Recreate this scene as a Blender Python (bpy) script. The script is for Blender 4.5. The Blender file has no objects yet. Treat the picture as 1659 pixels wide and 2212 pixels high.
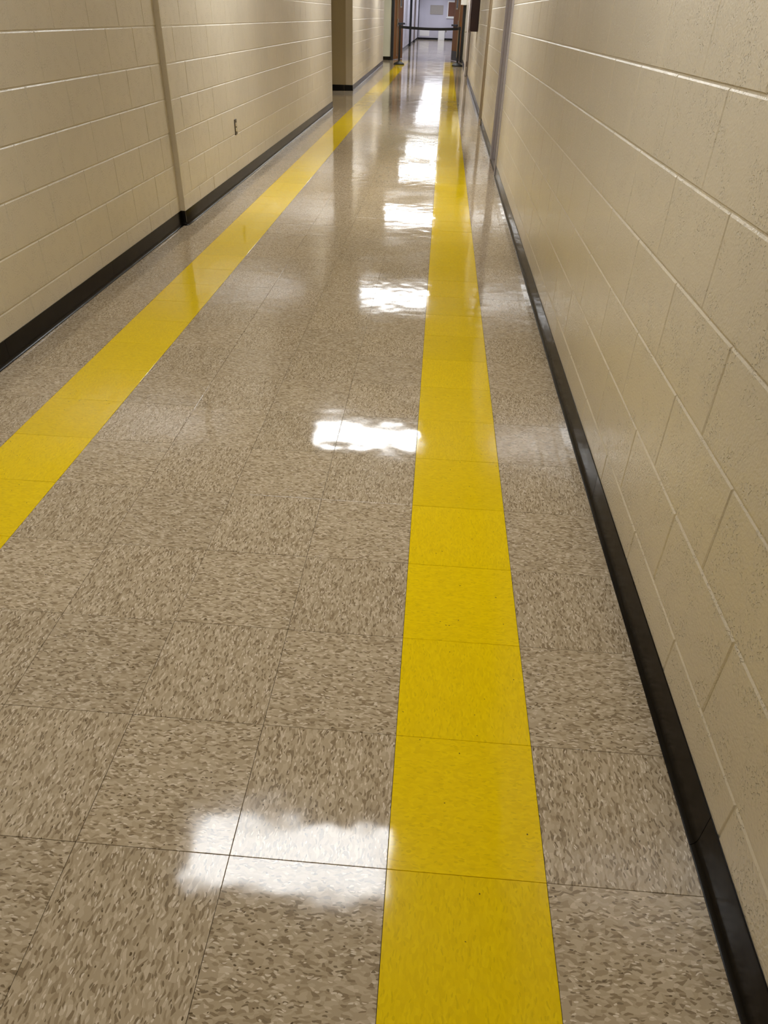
import bpy, math, random
from mathutils import Matrix, Vector
random.seed(11)
SC = bpy.context.scene
COL = SC.collection

# ------------------------------------------------------------------ camera
F_PX = 1499.44
CAM = (0.00904, -0.68265, 1.33050)
YAW, PITCH, ROLL = math.radians(-3.09553), math.radians(35.656), math.radians(1.91434)
def cam_matrix():
    cy, sy, cp, sp, cr, sr = math.cos(YAW), math.sin(YAW), math.cos(PITCH), math.sin(PITCH), math.cos(ROLL), math.sin(ROLL)
    f = Vector((sy * cp, cy * cp, -sp)); rt = Vector((cy, -sy, 0)); up = rt.cross(f)
    r2 = cr * rt + sr * up; u2 = -sr * rt + cr * up
    m = Matrix((r2, u2, -f)).transposed().to_4x4(); m.translation = Vector(CAM)
    return m
cd = bpy.data.cameras.new('camera'); cam = bpy.data.objects.new('camera', cd); COL.objects.link(cam)
cam.matrix_world = cam_matrix()
cd.sensor_fit = 'HORIZONTAL'; cd.sensor_width = 36.0; cd.lens = 36.0 * F_PX / 1659.0
cd.clip_start = 0.02; cd.clip_end = 200
SC.camera = cam

# ------------------------------------------------------------------ world, exposure
w = bpy.data.worlds.new('world'); SC.world = w; w.use_nodes = True
bg = w.node_tree.nodes['Background']; bg.inputs[0].default_value = (0.8, 0.85, 1, 1); bg.inputs[1].default_value = 0.02
SC.view_settings.view_transform = 'Standard'; SC.view_settings.look = 'None'
SC.view_settings.gamma = 1.0; SC.view_settings.use_curve_mapping = False
SC.view_settings.exposure = 0.07
SC.cycles.use_light_tree = False; SC.cycles.max_bounces = 6; SC.cycles.diffuse_bounces = 4; SC.cycles.glossy_bounces = 3; SC.cycles.caustics_reflective = False; SC.cycles.caustics_refractive = False
LAMP = 23.5                      # radiance of the fluorescent diffusers
H = 2.62                         # ceiling height
LIGHT_Y = [-3.5, 1.37, 6.26, 11.15, 17.0, 22.9, 27.2, 33.0, 37.0, 41.5, 46.5, 50.5, 54.0]

T = 0.3048                       # floor tile
CH = 0.2045                      # block course
BL = 0.4064                      # block length

# ------------------------------------------------------------------ materials
def nodes(name):
    m = bpy.data.materials.new(name); m.use_nodes = True
    nt = m.node_tree; b = nt.nodes['Principled BSDF']
    return m, nt, b
def N(nt, t, **kw):
    n = nt.nodes.new(t)
    for k, v in kw.items():
        if k in n.inputs.keys(): n.inputs[k].default_value = v
        else: setattr(n, k, v)
    return n
def L(nt, a, ao, b, bi): nt.links.new(a.outputs[ao], b.inputs[bi])
def ramp(nt, stops, interp='LINEAR'):
    r = nt.nodes.new('ShaderNodeValToRGB'); r.color_ramp.interpolation = interp
    e = r.color_ramp.elements
    while len(e) < len(stops): e.new(0.5)
    for i, (p, c) in enumerate(stops):
        e[i].position = p; e[i].color = (c[0], c[1], c[2], 1) if not isinstance(c, (int, float)) else (c, c, c, 1)
    return r
def simple(name, col, rough=0.5, metal=0.0, noise=0.0, scale=40.0, bump=0.0, spec=0.5):
    m, nt, b = nodes(name)
    b.inputs['Roughness'].default_value = rough; b.inputs['Metallic'].default_value = metal
    b.inputs['Specular IOR Level'].default_value = spec
    tc = N(nt, 'ShaderNodeTexCoord'); no = N(nt, 'ShaderNodeTexNoise', Scale=scale, Detail=3.0)
    L(nt, tc, 'Object', no, 'Vector')
    d = max(noise, 0.02)
    r = ramp(nt, [(0.3, [c * (1 - d) for c in col]), (0.7, [min(1, c * (1 + d)) for c in col])])
    L(nt, no, 'Fac', r, 'Fac'); L(nt, r, 'Color', b, 'Base Color')
    if bump:
        bp = N(nt, 'ShaderNodeBump', Strength=1.0, Distance=bump); L(nt, no, 'Fac', bp, 'Height'); L(nt, bp, 'Normal', b, 'Normal')
    return m

def paint(name, col, rough=0.27, peel=0.0013):
    """semi-gloss paint rolled over concrete block: orange peel, clustered pits"""
    m, nt, b = nodes(name)
    g = N(nt, 'ShaderNodeNewGeometry')
    big = N(nt, 'ShaderNodeTexNoise', Scale=1.3, Detail=0.0); L(nt, g, 'Position', big, 'Vector')
    cr = ramp(nt, [(0.3, [c * 0.95 for c in col]), (0.7, [c * 1.04 for c in col])]); L(nt, big, 'Fac', cr, 'Fac')
    L(nt, cr, 'Color', b, 'Base Color')
    b.inputs['Roughness'].default_value = rough
    b.inputs['Specular IOR Level'].default_value = 0.5
    n1 = N(nt, 'ShaderNodeTexNoise', Scale=140.0, Detail=1.0, Roughness=0.6); L(nt, g, 'Position', n1, 'Vector')
    n2 = N(nt, 'ShaderNodeTexNoise', Scale=190.0, Detail=0.0); L(nt, g, 'Position', n2, 'Vector')
    n3 = N(nt, 'ShaderNodeTexNoise', Scale=16.0, Detail=0.0); L(nt, g, 'Position', n3, 'Vector')
    p = ramp(nt, [(0.28, 0.0), (0.36, 1.0)]); L(nt, n2, 'Fac', p, 'Fac')
    msk = ramp(nt, [(0.46, 1.0), (0.60, 0.0)]); L(nt, n3, 'Fac', msk, 'Fac')
    mx = N(nt, 'ShaderNodeMath', operation='MAXIMUM'); L(nt, p, 'Color', mx, 0); L(nt, msk, 'Color', mx, 1)
    a = N(nt, 'ShaderNodeMath', operation='MULTIPLY_ADD'); L(nt, mx, 0, a, 0); a.inputs[1].default_value = 1.6; L(nt, n1, 'Fac', a, 2)
    bp = N(nt, 'ShaderNodeBump', Strength=1.0, Distance=peel); L(nt, a, 0, bp, 'Height'); L(nt, bp, 'Normal', b, 'Normal')
    return m

def floor_finish(nt, b, chips=None):
    """shared wax finish: slow waves, small ripples, varying gloss"""
    g = N(nt, 'ShaderNodeNewGeometry')
    w1 = N(nt, 'ShaderNodeTexNoise', Scale=10.0, Detail=1.0, Roughness=0.45); L(nt, g, 'Position', w1, 'Vector')
    bp = N(nt, 'ShaderNodeBump', Strength=1.0, Distance=0.0009); L(nt, w1, 'Fac', bp, 'Height'); L(nt, bp, 'Normal', b, 'Normal')
    rr = N(nt, 'ShaderNodeTexNoise', Scale=3.0, Detail=0.0); L(nt, g, 'Position', rr, 'Vector')
    mr = N(nt, 'ShaderNodeMapRange'); mr.inputs['From Min'].default_value = 0.3; mr.inputs['From Max'].default_value = 0.7
    mr.inputs['To Min'].default_value = 0.055; mr.inputs['To Max'].default_value = 0.10
    L(nt, rr, 'Fac', mr, 'Value'); L(nt, mr, 'Result', b, 'Roughness')
    b.inputs['Specular IOR Level'].default_value = 0.4

def tile_coords(nt):
    """tile's own UV (metres, grain along U) shifted at random for every tile object"""
    uv = N(nt, 'ShaderNodeUVMap'); oi = N(nt, 'ShaderNodeObjectInfo')
    m = N(nt, 'ShaderNodeMath', operation='MULTIPLY'); L(nt, oi, 'Random', m, 0); m.inputs[1].default_value = 37.0
    cx = N(nt, 'ShaderNodeCombineXYZ'); L(nt, m, 0, cx, 0); L(nt, m, 0, cx, 1)
    ad = N(nt, 'ShaderNodeVectorMath', operation='ADD'); L(nt, uv, 'UV', ad, 0); L(nt, cx, 0, ad, 1)
    wn = N(nt, 'ShaderNodeTexNoise', Scale=60.0, Detail=0.0); L(nt, ad, 0, wn, 'Vector')
    wv = N(nt, 'ShaderNodeVectorMath', operation='MULTIPLY_ADD'); L(nt, wn, 'Color', wv, 0); wv.inputs[1].default_value = (0.010, 0.010, 0); L(nt, ad, 0, wv, 2)
    return wv, oi

def vct(name, stops, flecks, contrast_seed=0.0):
    m, nt, b = nodes(name)
    co, oi = tile_coords(nt)
    def vor(sx, sy, off):
        mp = N(nt, 'ShaderNodeMapping'); mp.inputs['Scale'].default_value = (sx, sy, 1); mp.inputs['Location'].default_value = (off, off * 1.7, 0)
        L(nt, co, 0, mp, 'Vector')
        v = N(nt, 'ShaderNodeTexVoronoi', Scale=1.0); v.voronoi_dimensions = '2D'; L(nt, mp, 0, v, 'Vector')
        sp = N(nt, 'ShaderNodeSeparateColor'); L(nt, v, 'Color', sp, 0)
        return sp, v
    s1, _ = vor(96.0, 235.0, 3.1)
    r1 = ramp(nt, stops, 'CONSTANT'); L(nt, s1, 0, r1, 'Fac')
    out = (r1, 'Color')
    k = 0
    for (sx, sy, thr, col) in flecks:
        s2, v2 = vor(sx, sy, 7.3 + 5 * k); k += 1
        gt = N(nt, 'ShaderNodeMath', operation='GREATER_THAN'); L(nt, s2, 1, gt, 0); gt.inputs[1].default_value = thr
        lt = N(nt, 'ShaderNodeMath', operation='LESS_THAN'); L(nt, v2, 'Distance', lt, 0); lt.inputs[1].default_value = 0.42
        mu = N(nt, 'ShaderNodeMath', operation='MULTIPLY'); L(nt, gt, 0, mu, 0); L(nt, lt, 0, mu, 1)
        mx = N(nt, 'ShaderNodeMix', data_type='RGBA'); L(nt, mu, 0, mx, 'Factor'); nt.links.new(out[0].outputs[out[1]], mx.inputs[6]); mx.inputs[7].default_value = (*col, 1)
        out = (mx, 2)
    # faint tone difference from tile to tile
    mr = N(nt, 'ShaderNodeMapRange'); mr.inputs['To Min'].default_value = 0.95; mr.inputs['To Max'].default_value = 1.05; L(nt, oi, 'Random', mr, 'Value')
    vm = N(nt, 'ShaderNodeVectorMath', operation='SCALE'); nt.links.new(out[0].outputs[out[1]], vm.inputs[0]); L(nt, mr, 'Result', vm, 'Scale')
    L(nt, vm, 0, b, 'Base Color')
    floor_finish(nt, b)
    return m

M = {}
M['wall'] = paint('cream_block_paint', (0.64, 0.567, 0.437))
M['wall_flat'] = paint('cream_plain_paint', (0.62, 0.61, 0.50), peel=0.0001)
M['wall_shaded'] = paint('shaded_tan_paint', (0.40, 0.325, 0.19), peel=0.0001)  # shadow on the crossing wall put into the colour as a darker tan
M['wall_blue'] = paint('pale_lavender_paint', (0.55, 0.54, 0.62), rough=0.5, peel=0.0001)
M['tile'] = vct('taupe_chip_tile',
    [(0.0, (0.28, 0.210, 0.130)), (0.10, (0.38, 0.295, 0.190)), (0.28, (0.465, 0.371, 0.250)), (0.66, (0.52, 0.423, 0.295)), (0.90, (0.61, 0.507, 0.372))],
    [(90.0, 250.0, 0.90, (0.235, 0.175, 0.108)), (100.0, 300.0, 0.915, (0.72, 0.625, 0.50)), (150.0, 300.0, 0.988, (0.13, 0.09, 0.05))])
M['yellow'] = vct('yellow_chip_tile',
    [(0.0, (0.835, 0.59, 0.0)), (0.25, (0.87, 0.62, 0.0)), (0.6, (0.895, 0.645, 0.0)), (0.88, (0.92, 0.67, 0.0005))],
    [(90.0, 260.0, 0.90, (0.765, 0.535, 0.0)), (260.0, 260.0, 0.9990, (0.09, 0.055, 0.01))])
M['subfloor'] = simple('dark_joint', (0.085, 0.062, 0.038), 0.8)
def vinyl():
    m, nt, b = nodes('black_brown_vinyl')
    g = N(nt, 'ShaderNodeNewGeometry')
    n = N(nt, 'ShaderNodeTexNoise', Scale=9.0, Detail=3.0); L(nt, g, 'Position', n, 'Vector')
    r = ramp(nt, [(0.3, (0.004, 0.0025, 0.0015)), (0.7, (0.007, 0.005, 0.003))]); L(nt, n, 'Fac', r, 'Fac'); L(nt, r, 'Color', b, 'Base Color')
    b.inputs['Roughness'].default_value = 0.24; b.inputs['Specular IOR Level'].default_value = 0.18
    bp = N(nt, 'ShaderNodeBump', Strength=1.0, Distance=0.0016); L(nt, n, 'Fac', bp, 'Height'); L(nt, bp, 'Normal', b, 'Normal')
    return m
M['vinyl'] = vinyl()
M['ceiling'] = simple('white_ceiling_tile', (0.86, 0.85, 0.80), 0.9, noise=0.05, scale=120)
def emis(name, col, s):
    m, nt, b = nodes(name)
    b.inputs['Base Color'].default_value = (0.8, 0.8, 0.8, 1)
    tc = N(nt, 'ShaderNodeTexCoord'); no = N(nt, 'ShaderNodeTexNoise', Scale=6.0); L(nt, tc, 'Object', no, 'Vector')
    r = ramp(nt, [(0.2, [c * 0.97 for c in col]), (0.8, col)]); L(nt, no, 'Fac', r, 'Fac'); L(nt, r, 'Color', b, 'Emission Color')
    b.inputs['Emission Strength'].default_value = s
    return m
M['lamp'] = emis('fluorescent_diffuser', (0.96, 0.98, 1.0), LAMP * 1.4)
M['lamp_far'] = emis('bright_fluorescent_diffuser', (0.96, 0.98, 1.0), LAMP * 1.9)
M['lamp_dim'] = emis('aged_fluorescent_diffuser', (0.96, 0.98, 1.0), LAMP * 0.90)
M['lamp_cool'] = emis('cool_fluorescent_diffuser', (0.90, 0.93, 1.0), LAMP * 1.3)
M['white_metal'] = simple('white_enamel', (0.75, 0.74, 0.70), 0.4)
M['grey_frame'] = simple('grey_painted_steel', (0.36, 0.33, 0.33), 0.38, noise=0.04, scale=20)
M['tan_frame'] = simple('tan_painted_steel', (0.33, 0.26, 0.165), 0.38, noise=0.04, scale=20)
M['mauve_frame'] = simple('mauve_painted_steel', (0.24, 0.195, 0.175), 0.4, noise=0.04, scale=20)
M['black'] = simple('black_enamel', (0.008, 0.008, 0.009), 0.4, noise=0.1)
M['black_base'] = simple('black_cast_base', (0.010, 0.010, 0.011), 0.55, noise=0.1)
M['belt'] = simple('black_webbing', (0.009, 0.009, 0.012), 0.8, noise=0.2, scale=300)
def wood():
    m, nt, b = nodes('brown_veneer')
    tc = N(nt, 'ShaderNodeTexCoord'); mp = N(nt, 'ShaderNodeMapping'); mp.inputs['Scale'].default_value = (9, 9, 0.7); L(nt, tc, 'Object', mp, 'Vector')
    n = N(nt, 'ShaderNodeTexNoise', Scale=5.0, Detail=5.0, Distortion=0.6); L(nt, mp, 0, n, 'Vector')
    r = ramp(nt, [(0.25, (0.16, 0.060, 0.008)), (0.55, (0.27, 0.108, 0.014)), (0.8, (0.34, 0.145, 0.022))]); L(nt, n, 'Fac', r, 'Fac'); L(nt, r, 'Color', b, 'Base Color')
    b.inputs['Roughness'].default_value = 0.5; b.inputs['Specular IOR Level'].default_value = 0.25
    return m
M['wood'] = wood()
M['glass_dark'] = simple('dark_wired_glass', (0.012, 0.010, 0.012), 0.25, spec=0.3)
M['lite_frame'] = simple('bronze_tan_metal', (0.42, 0.34, 0.20), 0.4)
M['steel'] = simple('dull_steel', (0.42, 0.38, 0.33), 0.35, metal=0.8)
M['kick'] = simple('dark_steel_kickplate', (0.05, 0.045, 0.038), 0.35, metal=0.4)
M['maroon'] = simple('dark_maroon_paint', (0.028, 0.004, 0.006), 0.45, noise=0.08)
M['bronze'] = simple('brown_plastic', (0.040, 0.028, 0.016), 0.35)
M['ivory'] = simple('ivory_plastic', (0.72, 0.62, 0.44), 0.35)
M['white'] = simple('white_board', (0.86, 0.86, 0.83), 0.6)
M['white_door'] = simple('pale_grey_door_paint', (0.62, 0.58, 0.58), 0.4)
M['greybeige'] = simple('grey_beige_board', (0.36, 0.33, 0.30), 0.7, noise=0.05)
M['cork'] = simple('brown_cork', (0.17, 0.075, 0.045), 0.8, noise=0.12, scale=90)

# ------------------------------------------------------------------ helpers
def mesh(name, verts, faces, mat, smooth=False, uvs=None):
    me = bpy.data.meshes.new(name); me.from_pydata(verts, [], faces)
    if uvs is not None:
        l = me.uv_layers.new(name='UVMap')
        for i, uvc in enumerate(uvs): l.data[i].uv = uvc
    me.materials.append(M[mat] if isinstance(mat, str) else mat)
    if smooth:
        for p in me.polygons: p.use_smooth = True
    me.update()
    return me
def obj(name, me, parent=None, loc=(0, 0, 0), rz=0.0, rot=None):
    o = bpy.data.objects.new(name, me); COL.objects.link(o)
    o.location = loc; o.rotation_euler = rot if rot else (0, 0, rz)
    if parent: o.parent = parent
    return o
def struct(o): o['kind'] = 'structure'; return o
def stuff(o): o['kind'] = 'stuff'; return o
def tag(o, label, cat, group=None):
    o['label'] = label; o['category'] = cat
    if group: o['group'] = group
    return o
class MB:
    def __init__(s): s.v = []; s.f = []
    def box(s, x0, x1, y0, y1, z0, z1, b=0.0):
        """box; b>0 gives chamfered edges"""
        if b <= 0:
            n = len(s.v)
            s.v += [(x, y, z) for z in (z0, z1) for y in (y0, y1) for x in (x0, x1)]
            s.f += [tuple(n + i for i in q) for q in ((0, 2, 3, 1), (4, 5, 7, 6), (0, 1, 5, 4), (2, 6, 7, 3), (0, 4, 6, 2), (1, 3, 7, 5))]
            return s
        import bmesh
        bm = bmesh.new(); bmesh.ops.create_cube(bm, size=1.0)
        for v in bm.verts:
            v.co = Vector(((x0 + x1) / 2 + v.co.x * (x1 - x0), (y0 + y1) / 2 + v.co.y * (y1 - y0), (z0 + z1) / 2 + v.co.z * (z1 - z0)))
        bmesh.ops.bevel(bm, geom=bm.edges[:], offset=b, segments=1, affect='EDGES', profile=0.5)
        s.bm(bm); return s
    def bm(s, bm):
        n = len(s.v); bm.verts.ensure_lookup_table()
        s.v += [tuple(v.co) for v in bm.verts]; s.f += [tuple(n + v.index for v in f.verts) for f in bm.faces]; bm.free()
    def lathe(s, prof, seg=32, cx=0, cy=0):
        n = len(s.v); k = len(prof)
        for i in range(seg):
            a = 2 * math.pi * i / seg
            s.v += [(cx + r * math.cos(a), cy + r * math.sin(a), z) for r, z in prof]
        for i in range(seg):
            j = (i + 1) % seg
            for p in range(k - 1): s.f.append((n + i * k + p, n + j * k + p, n + j * k + p + 1, n + i * k + p + 1))
        s.f.append(tuple(n + i * k + k - 1 for i in range(seg)))
        s.f.append(tuple(n + i * k for i in reversed(range(seg))))
        return s
    def prism(s, poly, z0, z1):
        n = len(s.v); k = len(poly)
        s.v += [(x, y, z0) for x, y in poly] + [(x, y, z1) for x, y in poly]
        s.f.append(tuple(n + i for i in reversed(range(k)))); s.f.append(tuple(n + k + i for i in range(k)))
        for i in range(k):
            j = (i + 1) % k; s.f.append((n + i, n + j, n + k + j, n + k + i))
        return s
    def build(s, name, mat, parent=None, loc=(0, 0, 0), rz=0.0, smooth=False, rot=None):
        return obj(name, mesh(name, s.v, s.f, mat, smooth), parent, loc, rz, rot)

# ------------------------------------------------------------------ floor
def quad_tile(u0, u1, v0, v1, horiz, gap=0.00055, thick=0.003, top=0.0):
    """one slab with a softened rim; returns verts, faces, per-loop uvs (grain along U)"""
    g = gap; c = 0.0005
    o = [(u0 + g, v0 + g), (u1 - g, v0 + g), (u1 - g, v1 - g), (u0 + g, v1 - g)]
    i = [(u0 + g + c, v0 + g + c), (u1 - g - c, v0 + g + c), (u1 - g - c, v1 - g - c), (u0 + g + c, v1 - g - c)]
    vs = [(x, y, top) for x, y in i] + [(x, y, top - c * 0.5) for x, y in o] + [(x, y, top - thick) for x, y in o]
    fs = [(0, 1, 2, 3)]
    for a in range(4):
        b = (a + 1) % 4
        fs.append((4 + a, 4 + b, b, a)); fs.append((8 + a, 8 + b, 4 + b, 4 + a))
    return vs, fs
def tile_uvs(vs, fs, horiz, off=(0.0, 0.0)):
    out = []
    for f in fs:
        for k in f:
            x, y = vs[k][0] + off[0], vs[k][1] + off[1]
            out.append((x, y) if horiz else (y, -x))
    return out
TILE_MESH = {}
def tile_mesh(wd, ln, mat, horiz):
    key = (round(wd, 4), round(ln, 4), mat, horiz)
    if key not in TILE_MESH:
        vs, fs = quad_tile(-wd / 2, wd / 2, -ln / 2, ln / 2, horiz)
        TILE_MESH[key] = mesh('floor_tile', vs, fs, mat, uvs=tile_uvs(vs, fs, horiz))
    return TILE_MESH[key]

XR, XLN, XLF, YJ = 0.613, -1.868, -1.832, 4.69
sub = MB()
sub.box(-2.1, 0.95, -5.2, 57.0, -0.10, -0.003)
sub.box(-4.6, -2.1, 12.5, 29.2, -0.10, -0.003)
floor = struct(sub.build('floor', 'subfloor'))
R0, R1 = -2, 26
for r in range(R0, R1 + 1):
    y0, y1 = r * T, (r + 1) * T
    xl = XLN if y0 < YJ else XLF
    for k in range(-7, 3):
        x0, x1 = k * T, (k + 1) * T
        x0 = max(x0, xl - 0.01); x1 = min(x1, XR + 0.01)
        if x1 - x0 < 0.02: continue
        yel = k in (0, -5)
        o = obj('floor_tile', tile_mesh(x1 - x0, T, 'yellow' if yel else 'tile', (k + r) % 2 == 0), floor, ((x0 + x1) / 2, (y0 + y1) / 2, 0))
        o.rotation_euler = (random.gauss(0, 0.0009), random.gauss(0, 0.0009), 0)
def far_tiles(name, rects, mat, test):
    V, Fc, U = [], [], []
    for (ax, bx, ay, by) in rects:
        for r in range(math.floor(ay / T + 1e-6), math.ceil(by / T - 1e-6)):
            for k in range(math.floor(ax / T + 1e-6), math.ceil(bx / T - 1e-6)):
                if not test(k, r): continue
                x0, x1 = max(k * T, ax), min((k + 1) * T, bx); y0, y1 = max(r * T, ay), min((r + 1) * T, by)
                if x1 - x0 < 0.005 or y1 - y0 < 0.005: continue
                g = 0.0004; dz = [random.gauss(0, 0.0001) for _ in range(4)]
                n = len(V); V += [(x0 + g, y0 + g, dz[0]), (x1 - g, y0 + g, dz[1]), (x1 - g, y1 - g, dz[2]), (x0 + g, y1 - g, dz[3])]
                Fc.append((n, n + 1, n + 2, n + 3)); h = (k + r) % 2 == 0
                off = (random.random() * 40, random.random() * 40)
                for q in range(n, n + 4):
                    x, y = V[q][0] + off[0], V[q][1] + off[1]; U.append((x, y) if h else (y, -x))
    return stuff(obj(name, mesh(name, V, Fc, mat, uvs=U), floor))
YT = (R1 + 1) * T; YE = 94 * T
rects = [(-1.99, 0.69, YT, 56.9), (-4.5, -1.99, 12.6, 28.8), (-1.9, 0.64, -5.0, R0 * T)]
isy = lambda k, r: k in (0, -5) and r < 94
far_tiles('distant_floor_tiles', rects, 'tile', lambda k, r: not isy(k, r))
far_tiles('distant_yellow_tiles', [rects[0], rects[2]], 'yellow', isy)

# ------------------------------------------------------------------ block walls
BLOCK = {}
def block_verts(wd, ht, z0=0.0, u0=0.0, n0=0.0):
    """front-facing block shell: broad worn chamfer on the top edge, tight edges elsewhere"""
    gs, gt, gb = 0.0007, 0.0015, 0.0015            # half joints: side, top, bottom
    ct, cb, cs, d = 0.0070, 0.0016, 0.0045, 0.0042
    o = [(gs, gb), (wd - gs, gb), (wd - gs, ht - gt), (gs, ht - gt)]
    m = [(gs + cs, gb + cb), (wd - gs - cs, gb + cb), (wd - gs - cs, ht - gt - ct), (gs + cs, ht - gt - ct)]
    b = [-d * 0.6, -d * 0.6, -d, -d]
    vs = [(u0 + x, n0, z0 + z) for x, z in m] + [(u0 + x, n0 + q, z0 + z) for (x, z), q in zip(o, b)] + [(u0 + x, n0 - 0.02, z0 + z) for x, z in o]
    fs = [(3, 2, 1, 0)]
    for a in range(4):
        c = (a + 1) % 4
        fs.append((a, c, 4 + c, 4 + a)); fs.append((4 + a, 4 + c, 8 + c, 8 + a))
    return vs, fs
def block_mesh(wd, ht):
    key = (round(wd, 3), round(ht, 4))
    if key not in BLOCK:
        vs, fs = block_verts(wd, ht); BLOCK[key] = mesh('concrete_block', vs, fs, 'wall')
    return BLOCK[key]

def wall(name, A, B, je, jo, umin=None, umax=None, single=True, ztop_single=7, paintm='wall', blocks=True, top=H, thick=0.2, z0=0.0):
    """wall whose face runs A->B (corridor on the left hand of A->B); je/jo = u of a joint in even / odd courses.
       single blocks are objects for umin<=u<=umax and course<ztop_single; the rest is one mesh."""
    dx, dy = B[0] - A[0], B[1] - A[1]; ln = math.hypot(dx, dy)
    core = MB(); core.box(0, ln, -thick, -0.0028 if blocks else 0, z0, top)
    root = struct(core.build(name, paintm, None, (A[0], A[1], 0), math.atan2(dy, dx)))
    if not blocks: return root, ln
    V, Fc = [], []
    if umin is None: umin, umax = 0, ln
    for c in range(int(math.ceil(top / CH))):
        zz = c * CH
        if zz + 0.5 * CH < z0: continue
        ht = min(CH, top - zz)
        if ht < 0.02: continue
        j = je if c % 2 == 0 else jo
        k0 = math.floor(-j / BL) - 1
        edges = [0.0]
        u = j + k0 * BL
        while u < ln - 0.012:
            if u > 0.012: edges.append(u)
            u += BL
        edges.append(ln)
        for a, b in zip(edges[:-1], edges[1:]):
            dn = random.uniform(-0.0004, 0.0004)
            if single and c < ztop_single and b > umin and a < umax:
                obj('concrete_block', block_mesh(b - a, ht), root, (a, dn, zz))
            else:
                vs, fs = block_verts(b - a, ht, zz, a, dn); n = len(V)
                V += vs; Fc += [tuple(n + i for i in f) for f in fs]
    if V: stuff(obj('upper_block_courses' if single else 'block_courses', mesh('block_courses', V, Fc, paintm), root))
    return root, ln

# left wall, near part (set back) and far part (proud by one jog)
wall('wall_left_near', (XLN, YJ + 0.02), (XLN, -5.0), YJ + 0.02 - 4.07, YJ + 0.02 - 4.267, 0, YJ + 1.2)
wl, wl_len = wall('wall_left_middle', (XLF, 12.87), (XLF, YJ), 12.87 - 5.09, 12.87 - 4.898)
jog = MB(); jog.box(XLN - 0.1, XLF - 0.0012, YJ - 0.0003, YJ + 0.2, 0, H)
struct(jog.build('wall_left_return', 'wall'))
# right wall, near part
wall('wall_right_near', (XR, -5.0), (XR, 7.22), 5.0 + 0.469, 5.0 + 0.672, 5.0 - 0.8, 12.3)
X2, X3, X4 = 0.626, 0.642, 0.660
wall('wall_right_middle', (X2, 8.30), (X2, 11.28), 0.2, 0.403, single=False)
wall('wall_right_far', (X3, 12.20), (X3, 20.75), 0.1, 0.303, single=False)
wall('wall_right_end', (X4, 21.85), (X4, 28.72), 0.1, 0.303, single=False)
# lintels over the right-hand doors
for i, (ya, yb, xx) in enumerate(((7.22, 8.30, XR), (11.28, 12.20, X2), (20.75, 21.85, X3))):
    m = MB(); m.box(xx, xx + 0.2, ya, yb, 2.15, H); struct(m.build('wall_right_lintel', 'wall'))
# left: cross opening, next stretch, facing wall, doorway wall
wall('wall_left_far', (-1.972, 26.2), (-1.860, 16.22), 0.2, 0.403, single=False)
fw, fl = wall('wall_left_crossing', (-1.862, 16.225), (-4.5, 16.1), 0, 0, paintm='wall_shaded', blocks=False)
MB().box(0.172, fl, 0, 0.018, 0, H).build('panel', 'wall_shaded', fw)
wall('wall_left_crossing_end', (-4.5, 16.2), (-4.5, 12.6), 0, 0, blocks=False)
wall('wall_left_crossing_near', (-4.5, 12.87), (-2.02, 12.87), 0, 0, blocks=False)
wall('wall_doorway_left', (-1.885, 28.72), (-3.2, 28.72), 0, 0, paintm='wall_flat', blocks=False)
wall('wall_left_niche', (-3.2, 28.8), (-3.2, 26.0), 0, 0, paintm='wall_flat', blocks=False)
wall('wall_left_niche_near', (-3.2, 26.18), (-2.16, 26.18), 0, 0, paintm='wall_flat', blocks=False)
m = MB(); m.box(-1.9, 0.9, 28.72, 28.92, 2.16, H); struct(m.build('wall_doorway_head', 'wall_flat'))
m = MB(); m.box(0.645, 0.9, 28.72, 28.92, 0, 2.16); struct(m.build('wall_doorway_right', 'wall_flat'))
# hall beyond the doors
wall('wall_left_beyond', (-1.875, 56.2), (-1.875, 28.92), 0.2, 0.403, single=False, paintm='wall_blue')
wall('wall_right_beyond', (0.70, 28.92), (0.70, 56.2), 0, 0, paintm='wall_blue', blocks=False)
wall('wall_end', (0.9, 56.0), (-2.1, 56.0), 0, 0, paintm='wall_blue', blocks=False)
wall('wall_back', (-2.1, -5.0), (0.9, -5.0), 0, 0, blocks=False)
m = MB(); m.box(-4.7, 1.0, -5.2, 56.3, H, H + 0.06); struct(m.build('ceiling', 'ceiling'))

# ------------------------------------------------------------------ vinyl cove base
PROF = [(0.0000, 0.1016), (0.0026, 0.1010), (0.0030, 0.0985), (0.0030, 0.0240), (0.0042, 0.0150), (0.0078, 0.0075), (0.0128, 0.0034), (0.0150, 0.0022), (0.0152, 0.0003), (0.0, 0.0003)]
def sweep(path, prof=PROF):
    """extrude the cove profile along a polyline of the wall face (room on the left hand), mitred corners"""
    pts = [Vector(p) for p in path]; V, Fc = [], []; k = len(prof)
    for i, p in enumerate(pts):
        d1 = (pts[i] - pts[i - 1]).normalized() if i else None
        d2 = (pts[i + 1] - pts[i]).normalized() if i < len(pts) - 1 else None
        n1 = Vector((-d1.y, d1.x)) if d1 else None; n2 = Vector((-d2.y, d2.x)) if d2 else None
        if n1 and n2:
            b = (n1 + n2).normalized(); b = b / max(0.35, b.dot(n1))
        else: b = n1 or n2
        V += [(p.x + b.x * a, p.y + b.y * a, z) for a, z in prof]
    for i in range(len(pts) - 1):
        for a in range(k - 1): Fc.append((i * k + a, (i + 1) * k + a, (i + 1) * k + a + 1, i * k + a + 1))
    Fc.append(tuple(range(k))[::-1]); n = (len(pts) - 1) * k; Fc.append(tuple(n + i for i in range(k)))
    return V, Fc
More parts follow.
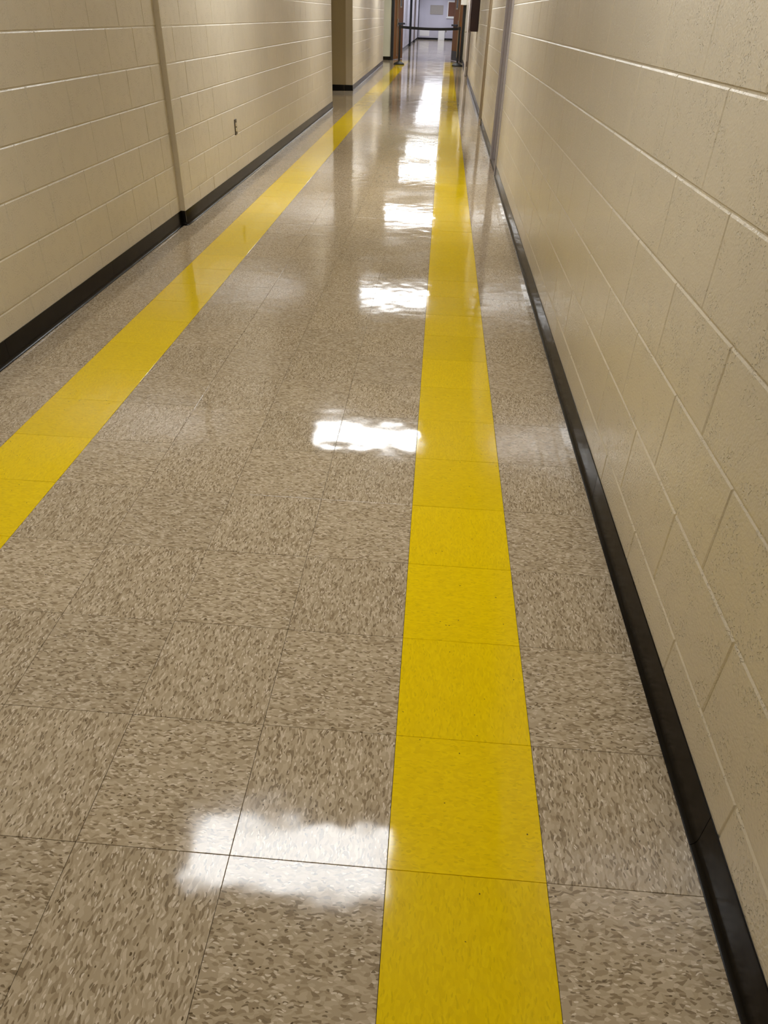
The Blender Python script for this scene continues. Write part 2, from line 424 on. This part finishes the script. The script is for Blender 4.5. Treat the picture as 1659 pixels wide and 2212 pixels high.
def wavy(A, B, step=0.2, amp=0.0012):
    """base glued on by hand: tiny in-and-out wander along a straight run"""
    A, B = Vector(A), Vector(B); ln = (B - A).length; n = max(1, int(ln / step)); d = (B - A) / n; nn = Vector((-(B - A).y, (B - A).x)).normalized()
    return [tuple(A + d * i + nn * (random.uniform(0, amp) if 0 < i < n else 0)) for i in range(n + 1)]
def base(name, pieces):
    root = bpy.data.objects.new(name, None); COL.objects.link(root); struct(root)
    for path in pieces:
        v, f = sweep(path); o = obj('base_section', mesh('base_section', v, f, 'vinyl'), root)
        for p in o.data.polygons: p.use_smooth = len(p.vertices) == 4
        o.data.set_sharp_from_angle(angle=math.radians(50)) if hasattr(o.data, 'set_sharp_from_angle') else None
    return root
def cuts(y0, y1, first, step=1.2192):
    ys = [y0]; y = first - math.floor((first - y0) / step) * step
    while y < y1 - 0.02:
        if y > y0 + 0.02: ys.append(y)
        y += step
    return ys + [y1]
ys = cuts(-5.0, 7.24, 0.10); base('baseboard_right_near', [wavy((XR, a + 0.0008), (XR, b - 0.0008)) for a, b in zip(ys, ys[1:])])
ys = cuts(8.32, 11.30, 8.32); base('baseboard_right_middle', [wavy((X2, a), (X2, b - 0.001)) for a, b in zip(ys, ys[1:])])
base('baseboard_right_far', [[(X3, 12.22), (X3, 20.73)]])
base('baseboard_right_end', [[(X4, 21.90), (X4, 28.70)]])
ys = cuts(-5.0, 3.37, 3.37); near = [wavy((XLN, b - 0.0008), (XLN, a + 0.0008)) for a, b in zip(ys, ys[1:])]
jp = wavy((XLF, 5.25), (XLF, YJ + 0.010))[:-1] + [(XLF - 0.0005, YJ + 0.010), (XLF - 0.004, YJ + 0.002), (XLF - 0.010, YJ - 0.0003)] + [(XLN + 0.0005, YJ - 0.0003)] + wavy((XLN, YJ - 0.006), (XLN, 3.3708))[0:]
near.append(jp)
ys = cuts(5.251, 12.86, 5.251); near += [wavy((XLF, b - 0.0008), (XLF, a)) for a, b in zip(ys, ys[1:])]
base('baseboard_left_near', near)
base('baseboard_left_far', [[(-1.972, 26.19), (-1.860, 16.222), (-2.034, 16.213)], [(-2.034, 16.195), (-4.4, 16.085)]])
base('baseboard_doorway', [[(-1.885, 28.72), (-3.1, 28.72)]])
base('baseboard_left_beyond', [[(-1.875, 56.0), (-1.875, 28.95)]])
base('baseboard_end', [[(0.70, 56.0), (-1.875, 56.0)]])
base('baseboard_right_beyond', [[(0.70, 28.95), (0.70, 56.0)]])

# ------------------------------------------------------------------ doors along the right wall
def side_door(n, y0, y1, x0, x1, fmat, lmat, swung=False):
    """steel frame in the right wall from y0 to y1; x0/x1 = wall face before / after"""
    root = bpy.data.objects.new('door_%d' % n, None); COL.objects.link(root); struct(root); root.location = (x0, y0, 0)
    pr = 0.014; fw_ = 0.05
    w_ = y1 - y0
    b = MB(); xf = 0
    b.box(-pr, 0.012, -0.045, 0.016, 0, 2.15, 0.003); b.box(0.010, 0.2, 0.0, 0.012, 0, 2.12); b.box(0.06, 0.10, 0.016, 0.032, 0, 2.12); b.build('jamb', fmat, root)
    d = x1 - x0
    b = MB(); b.box(d - pr, d + 0.012, w_ - 0.016, w_ + 0.045, 0, 2.15, 0.003); b.box(d + 0.010, 0.2, w_ - 0.012, w_, 0, 2.12); b.box(0.045, 0.085, w_ - 0.028, w_ - 0.011, 0, 2.12, 0.002); b.build('jamb', fmat, root)
    b = MB(); b.box(-pr, 0.2, -0.045, w_ + 0.045, 2.10, 2.16); b.build('head', fmat, root)
    b = MB(); b.box(0.012, 0.2, 0.012, w_ - 0.012, -0.003, 0.005, 0.001); b.build('threshold', 'steel', root)
    if not swung:
        lf = MB(); lf.box(0.105, 0.15, 0.018, w_ - 0.018, 0.006, 2.098, 0.002); leaf = lf.build('leaf', lmat, root)
        k = MB(); k.box(0.06, 0.105, 0.08, 0.10, 0.99, 1.01); k.box(0.05, 0.065, 0.08, 0.20, 0.985, 1.015, 0.004); k.box(0.10, 0.1055, 0.06, 0.12, 0.93, 1.07); k.build('lever', 'steel', leaf)
    else:
        lf = MB(); lf.box(d - 0.066, d - 0.022, w_ + 0.012, w_ + 0.93, 0.008, 2.10, 0.002); leaf = lf.build('leaf', lmat, root)
        for z in (0.28, 1.05, 1.85):
            h = MB(); h.box(d - 0.052, d - 0.012, w_ - 0.006, w_ + 0.012, z - 0.06, z + 0.06); h.build('hinge', 'mauve_frame', leaf)
        k = MB(); k.box(d - 0.12, d - 0.066, w_ + 0.86, w_ + 0.88, 0.97, 0.99); k.box(d - 0.13, d - 0.115, w_ + 0.76, w_ + 0.88, 0.965, 0.995); k.build('lever', 'steel', leaf)
        m = MB(); m.box(0.2, 0.21, -0.02, w_ + 0.02, 0, 2.15); m.build('added_dark_blank', 'mauve_frame', root)  # added sheet blocking light through the opening, standing in for the dark room
    return root
side_door(1, 7.26, 8.28, XR, X2, 'grey_frame', 'wood')
side_door(2, 11.32, 12.17, X2, X3, 'tan_frame', 'wood')
side_door(3, 20.79, 21.82, X3, X4, 'mauve_frame', 'white_door', True)

# ------------------------------------------------------------------ double doorway
root = bpy.data.objects.new('door_4', None); COL.objects.link(root); struct(root); root.location = (-0.62, 28.72, 0)
b = MB(); b.box(-1.275, -1.185, -0.03, 0.21, 0, 2.16, 0.004); b.build('jamb', 'black', root)
b = MB(); b.box(1.175, 1.262, -0.03, 0.21, 0, 2.16, 0.004); b.build('jamb', 'black', root)
b = MB(); b.box(-1.275, 1.262, -0.03, 0.21, 2.11, 2.17, 0.004); b.build('head', 'black', root)
def leaf(hx, hy, fx, fy, mirror):
    dx, dy = fx - hx, fy - hy; ln = math.hypot(dx, dy); rz = math.atan2(dy, dx)
    r = bpy.data.objects.new('door_leaf', None); COL.objects.link(r); r.location = (hx, hy, 0); r.rotation_euler = (0, 0, rz)
    s = 1 if mirror else -1            # local side that faces the corridor
    y = lambda a, b_: (min(a * s, b_ * s), max(a * s, b_ * s))
    d = MB(); d.box(0, ln, *y(0, -0.045), 0.012, 2.10, 0.002); slab = d.build('slab', 'wood', r)
    x0, x1 = ln - 0.52, ln - 0.24
    f = MB()
    for q in ((x0, x0 + 0.045, 1.52, 2.02), (x1 - 0.045, x1, 1.52, 2.02), (x0, x1, 1.52, 1.565), (x0, x1, 1.975, 2.02)): f.box(q[0], q[1], *y(0.0, 0.010), q[2], q[3], 0.002)
    f.build('lite_frame', 'lite_frame', r)
    g = MB(); g.box(x0 + 0.045, x1 - 0.045, *y(-0.002, 0.003), 1.565, 1.975); g.build('vision_pane', 'glass_dark', r)
    p = MB(); p.box(0.34, ln - 0.02, *y(0.03, 0.075), 1.03, 1.09, 0.006); p.box(0.36, 0.40, *y(0, 0.04), 1.03, 1.09); p.box(ln - 0.08, ln - 0.04, *y(0, 0.04), 1.03, 1.09); p.build('push_bar', 'black_base', r)
    c = MB(); c.box(0.30, 0.36, *y(0, 0.05), 0.98, 1.20, 0.008); c.build('bar_housing', 'steel', r)
    v = MB(); v.box(0.318, 0.336, *y(0.008, 0.024), 0.12, 2.06); v.build('vertical_rod', 'lite_frame', r)
    if mirror:
        k = MB(); k.box(0.02, ln - 0.02, *y(0, 0.003), 0.02, 0.30); k.build('kick_plate', 'kick', r)
    else:
        k = MB(); k.box(0.305, 0.35, *y(0, 0.03), 0.10, 0.15, 0.004); k.build('rod_latch', 'steel', r)
    return r
ll = leaf(-1.800, 28.93, -1.545, 30.05, False)
tag(ll, 'left brown wooden door leaf standing open with narrow window and dark push bar', 'door')
lr = leaf(0.550, 28.93, 0.262, 29.99, True)
tag(lr, 'right brown wooden door leaf standing open with dark kick plate at its foot', 'door')

# ------------------------------------------------------------------ hall beyond: trims and things
m = MB(); m.box(-1.875, -1.765, 42.9, 43.05, 0, 2.3, 0.004); struct(m.build('trim_1', 'black'))
m = MB(); m.box(-1.875, -1.80, 49.0, 49.2, 0.12, 2.3, 0.004); struct(m.build('trim_2', 'mauve_frame'))
m = MB(); m.box(-1.875, -1.79, 49.02, 49.18, 0, 0.12, 0.003); struct(m.build('trim_3', 'black'))
m = MB(); m.box(-1.875, -1.83, 55.93, 56.0, 0, 2.4, 0.004); struct(m.build('trim_4', 'black'))
def framed(name, x0, x1, z0, z1, y, panel, frame, label, cat, fwid=0.06, sill=False):
    r = bpy.data.objects.new(name, None); COL.objects.link(r); r.location = ((x0 + x1) / 2, y, z0); w2 = (x1 - x0) / 2; h = z1 - z0
    p = MB(); p.box(-w2 + fwid * 0.5, w2 - fwid * 0.5, -0.018, 0, fwid * 0.5, h - fwid * 0.5); p.build('panel', panel, r)
    for q in ((-w2, -w2 + fwid, 0, h), (w2 - fwid, w2, 0, h), (-w2 + fwid, w2 - fwid, h - fwid, h), (-w2 + fwid, w2 - fwid, 0, fwid)):
        f = MB(); f.box(q[0], q[1], -0.03, 0, q[2], q[3], 0.003); f.build('frame_rail', frame, r)
    if sill:
        s = MB(); s.box(-w2 - 0.06, w2 + 0.06, -0.09, 0, -0.05, 0.0, 0.004); s.build('sill', frame, r)
    tag(r, label, cat); return r
framed('wall_panel', -1.10, -0.245, 1.385, 1.885, 56.0, 'greybeige', 'greybeige', 'plain grey-beige rectangular panel on the far lavender wall', 'wall panel', 0.03)
framed('pin_board', 0.03, 0.66, 1.25, 2.12, 56.0, 'cork', 'white', 'brown board in a white frame on the far wall, beside the right door leaf', 'notice board', 0.055, True)
m = MB(); m.box(-0.322, 0.322, -0.012, 0, 0, 0.42, 0.002); o = m.build('white_sheet', 'white', None, (-1.41, 56.0, 0.19)); tag(o, 'wide white sheet low on the far wall, above the black base', 'sheet')
r = bpy.data.objects.new('white_board', None); COL.objects.link(r); r.location = (-0.272, 55.93, 0.0); r.rotation_euler = (math.radians(-5), 0, 0)
m = MB(); m.box(-0.212, 0.212, -0.02, 0, 0.002, 0.64, 0.003); m.build('board', 'white', r)
m = MB(); m.box(-0.17, 0.17, -0.0215, -0.0195, 0.05, 0.60); m.build('face_sheet', 'white', r)
tag(r, 'upright white board leaning on the far wall, standing on the floor', 'board')

def outlet(name, x, y, z, rz, label):
    r = bpy.data.objects.new(name, None); COL.objects.link(r); r.location = (x, y, z); r.rotation_euler = (0, 0, rz)
    p = MB(); p.box(-0.035, 0.035, 0, 0.006, -0.062, 0.062, 0.002); p.build('cover_plate', 'bronze', r)
    for zc in (0.0205, -0.0205):
        poly = []
        for i in range(20):
            a = 2 * math.pi * i / 20; poly.append((max(-0.0165, min(0.0165, 0.0185 * math.cos(a))), max(-0.0145, min(0.0145, 0.0185 * math.sin(a)))))
        V = [(px, 0.0085, zc + pz) for px, pz in poly] + [(px, 0.004, zc + pz) for px, pz in poly]; k = len(poly)
        fs = [tuple(range(k))[::-1]] + [(i, (i + 1) % k, k + (i + 1) % k, k + i) for i in range(k)]
        rec = obj('receptacle', mesh('receptacle', V, fs, 'ivory'), r)
        sl = MB(); sl.box(-0.0075, -0.0055, 0.0080, 0.0088, zc - 0.001, zc + 0.008); sl.box(0.0055, 0.0075, 0.0080, 0.0088, zc - 0.001, zc + 0.007); sl.box(-0.0022, 0.0022, 0.0080, 0.0088, zc - 0.010, zc - 0.006); sl.build('slots', 'black', rec)
    s = MB(); s.lathe([(0.0, 0.0), (0.0032, 0.0), (0.0032, 0.0015), (0.002, 0.0024)], 12); s.build('screw', 'steel', r, (0, 0.0055, 0), rot=(math.radians(-90), 0, 0))
    tag(r, label, 'outlet'); return r
outlet('wall_outlet', XLF, 6.335, 0.462, math.radians(-90), 'brown duplex power outlet with ivory sockets on the left block wall')
outlet('wall_outlet', 0.02, 56.0, 0.50, math.radians(180), 'tiny power outlet low on the far wall, beside the leaning white board')

# ------------------------------------------------------------------ belt barrier
def stanchion(x, y, label, out):
    r = bpy.data.objects.new('stanchion_post', None); COL.objects.link(r); r.location = (x, y, 0)
    b = MB(); b.lathe([(0.0, 0.0), (0.172, 0.0), (0.175, 0.006), (0.174, 0.026), (0.155, 0.042), (0.095, 0.072), (0.050, 0.090), (0.036, 0.100)], 40); b.build('base', 'black_base', r, smooth=True)
    p = MB(); p.lathe([(0.0, 0.06), (0.033, 0.06), (0.033, 0.97), (0.0, 0.97)], 24); p.build('pole', 'black', r)
    c = MB(); c.lathe([(0.0, 0.955), (0.036, 0.955), (0.040, 0.962), (0.040, 1.045), (0.034, 1.058), (0.012, 1.062)], 24); c.build('belt_head', 'black', r)
    k = MB(); k.box(min(0.03 * out, 0.055 * out), max(0.03 * out, 0.055 * out), -0.022, 0.022, 0.975, 1.04, 0.003); k.build('belt_slot', 'black_base', r)
    return tag(r, label, 'stanchion', 'belt barrier posts')
SL, SR = (-1.445, 26.15), (0.448, 26.35)
stanchion(*SL, 'left black barrier post standing on the yellow stripe, before the left door leaf', 1)
stanchion(*SR, 'right black barrier post standing by the right wall, before the right door leaf', -1)
V, Fc = [], []; n = 24
for i in range(n + 1):
    t = i / n; x = SL[0] + 0.057 + (SR[0] - SL[0] - 0.114) * t; y = SL[1] + (SR[1] - SL[1]) * t; sag = -0.03 * 4 * t * (1 - t)
    for dy in (-0.001, 0.001): V += [(x, y + dy, 0.968 + sag), (x, y + dy, 1.040 + sag)]
for i in range(n):
    a, c = i * 4, (i + 1) * 4
    Fc += [(a, c, c + 1, a + 1), (a + 3, c + 3, c + 2, a + 2), (a + 1, c + 1, c + 3, a + 3), (a + 2, c + 2, c, a)]
o = obj('barrier_belt', mesh('barrier_belt', V, Fc, 'belt')); tag(o, 'black webbing belt stretched between the two barrier posts', 'belt')

# ------------------------------------------------------------------ things on the right wall
r = bpy.data.objects.new('wall_cabinet', None); COL.objects.link(r); r.location = (X3, 16.15, 1.09)
m = MB(); m.box(-0.155, 0, 0, 0.75, 0, 0.95, 0.006); m.build('body', 'maroon', r)
m = MB(); m.box(-0.165, -0.155, 0.02, 0.73, 0.02, 0.93, 0.003); d = m.build('front_door', 'maroon', r)
m = MB(); m.box(-0.18, -0.165, 0.62, 0.64, 0.42, 0.54, 0.003); m.build('pull', 'steel', d)
tag(r, 'dark maroon box hanging on the right wall past the second doorway', 'wall box')
m = MB(); m.box(-0.20, 0, 0, 0.25, 0, 0.5, 0.008); o = m.build('wall_unit', 'white_metal', None, (X4, 28.30, 1.64)); tag(o, 'white box high on the right wall in front of the right door leaf', 'wall box')

# ------------------------------------------------------------------ small litter
V = [(-0.0065, -0.002, 0.0004), (-0.001, -0.0034, 0.0004), (0.006, -0.001, 0.0004), (0.0048, 0.0026, 0.0004), (-0.0035, 0.003, 0.0004)]
V += [(x * 0.9, y * 0.9, 0.0016 + 0.0012 * (i % 2)) for i, (x, y, z) in enumerate(V)]
o = obj('paper_flake', mesh('paper_flake', V, [(4, 3, 2, 1, 0), (5, 6, 7, 8, 9)] + [(i, (i + 1) % 5, 5 + (i + 1) % 5, 5 + i) for i in range(5)], 'ivory'), None, (-0.149, 1.487, 0.0))
tag(o, 'tiny pale flake lying on a taupe tile beside the right yellow stripe', 'flake')

# ------------------------------------------------------------------ ceiling lights
ordinals = ['behind the camera', 'nearest the camera', 'second', 'third', 'fourth', 'fifth', 'sixth', 'first past the doors', 'second past the doors', 'third past the doors', 'fourth past the doors', 'fifth past the doors', 'last before the far wall']
for i, y in enumerate(LIGHT_Y):
    r = bpy.data.objects.new('ceiling_light', None); COL.objects.link(r); r.location = (-0.61, y, H)
    f = MB()
    for q in ((-0.61, 0.61, -0.305, -0.196), (-0.61, 0.61, 0.196, 0.305), (-0.61, -0.546, -0.196, 0.196), (0.596, 0.61, -0.196, 0.196)): f.box(q[0], q[1], q[2], q[3], -0.012, -0.0005)
    f.build('frame', 'white_metal', r)
    d = MB(); d.box(-0.545, 0.595, -0.195, 0.195, -0.008, -0.001); d = d.build('diffuser', 'white_metal', r)
    d.data.materials.append(M['lamp_dim' if i < 2 else 'lamp' if i < 4 else 'lamp_far' if i < 6 else 'lamp' if i < 7 else 'lamp_cool']); d.data.polygons[0].material_index = 1   # only the underside glows
    tag(r, 'fluorescent ceiling panel mirrored in the floor, ' + ordinals[i], 'ceiling light', 'ceiling panels along the corridor')
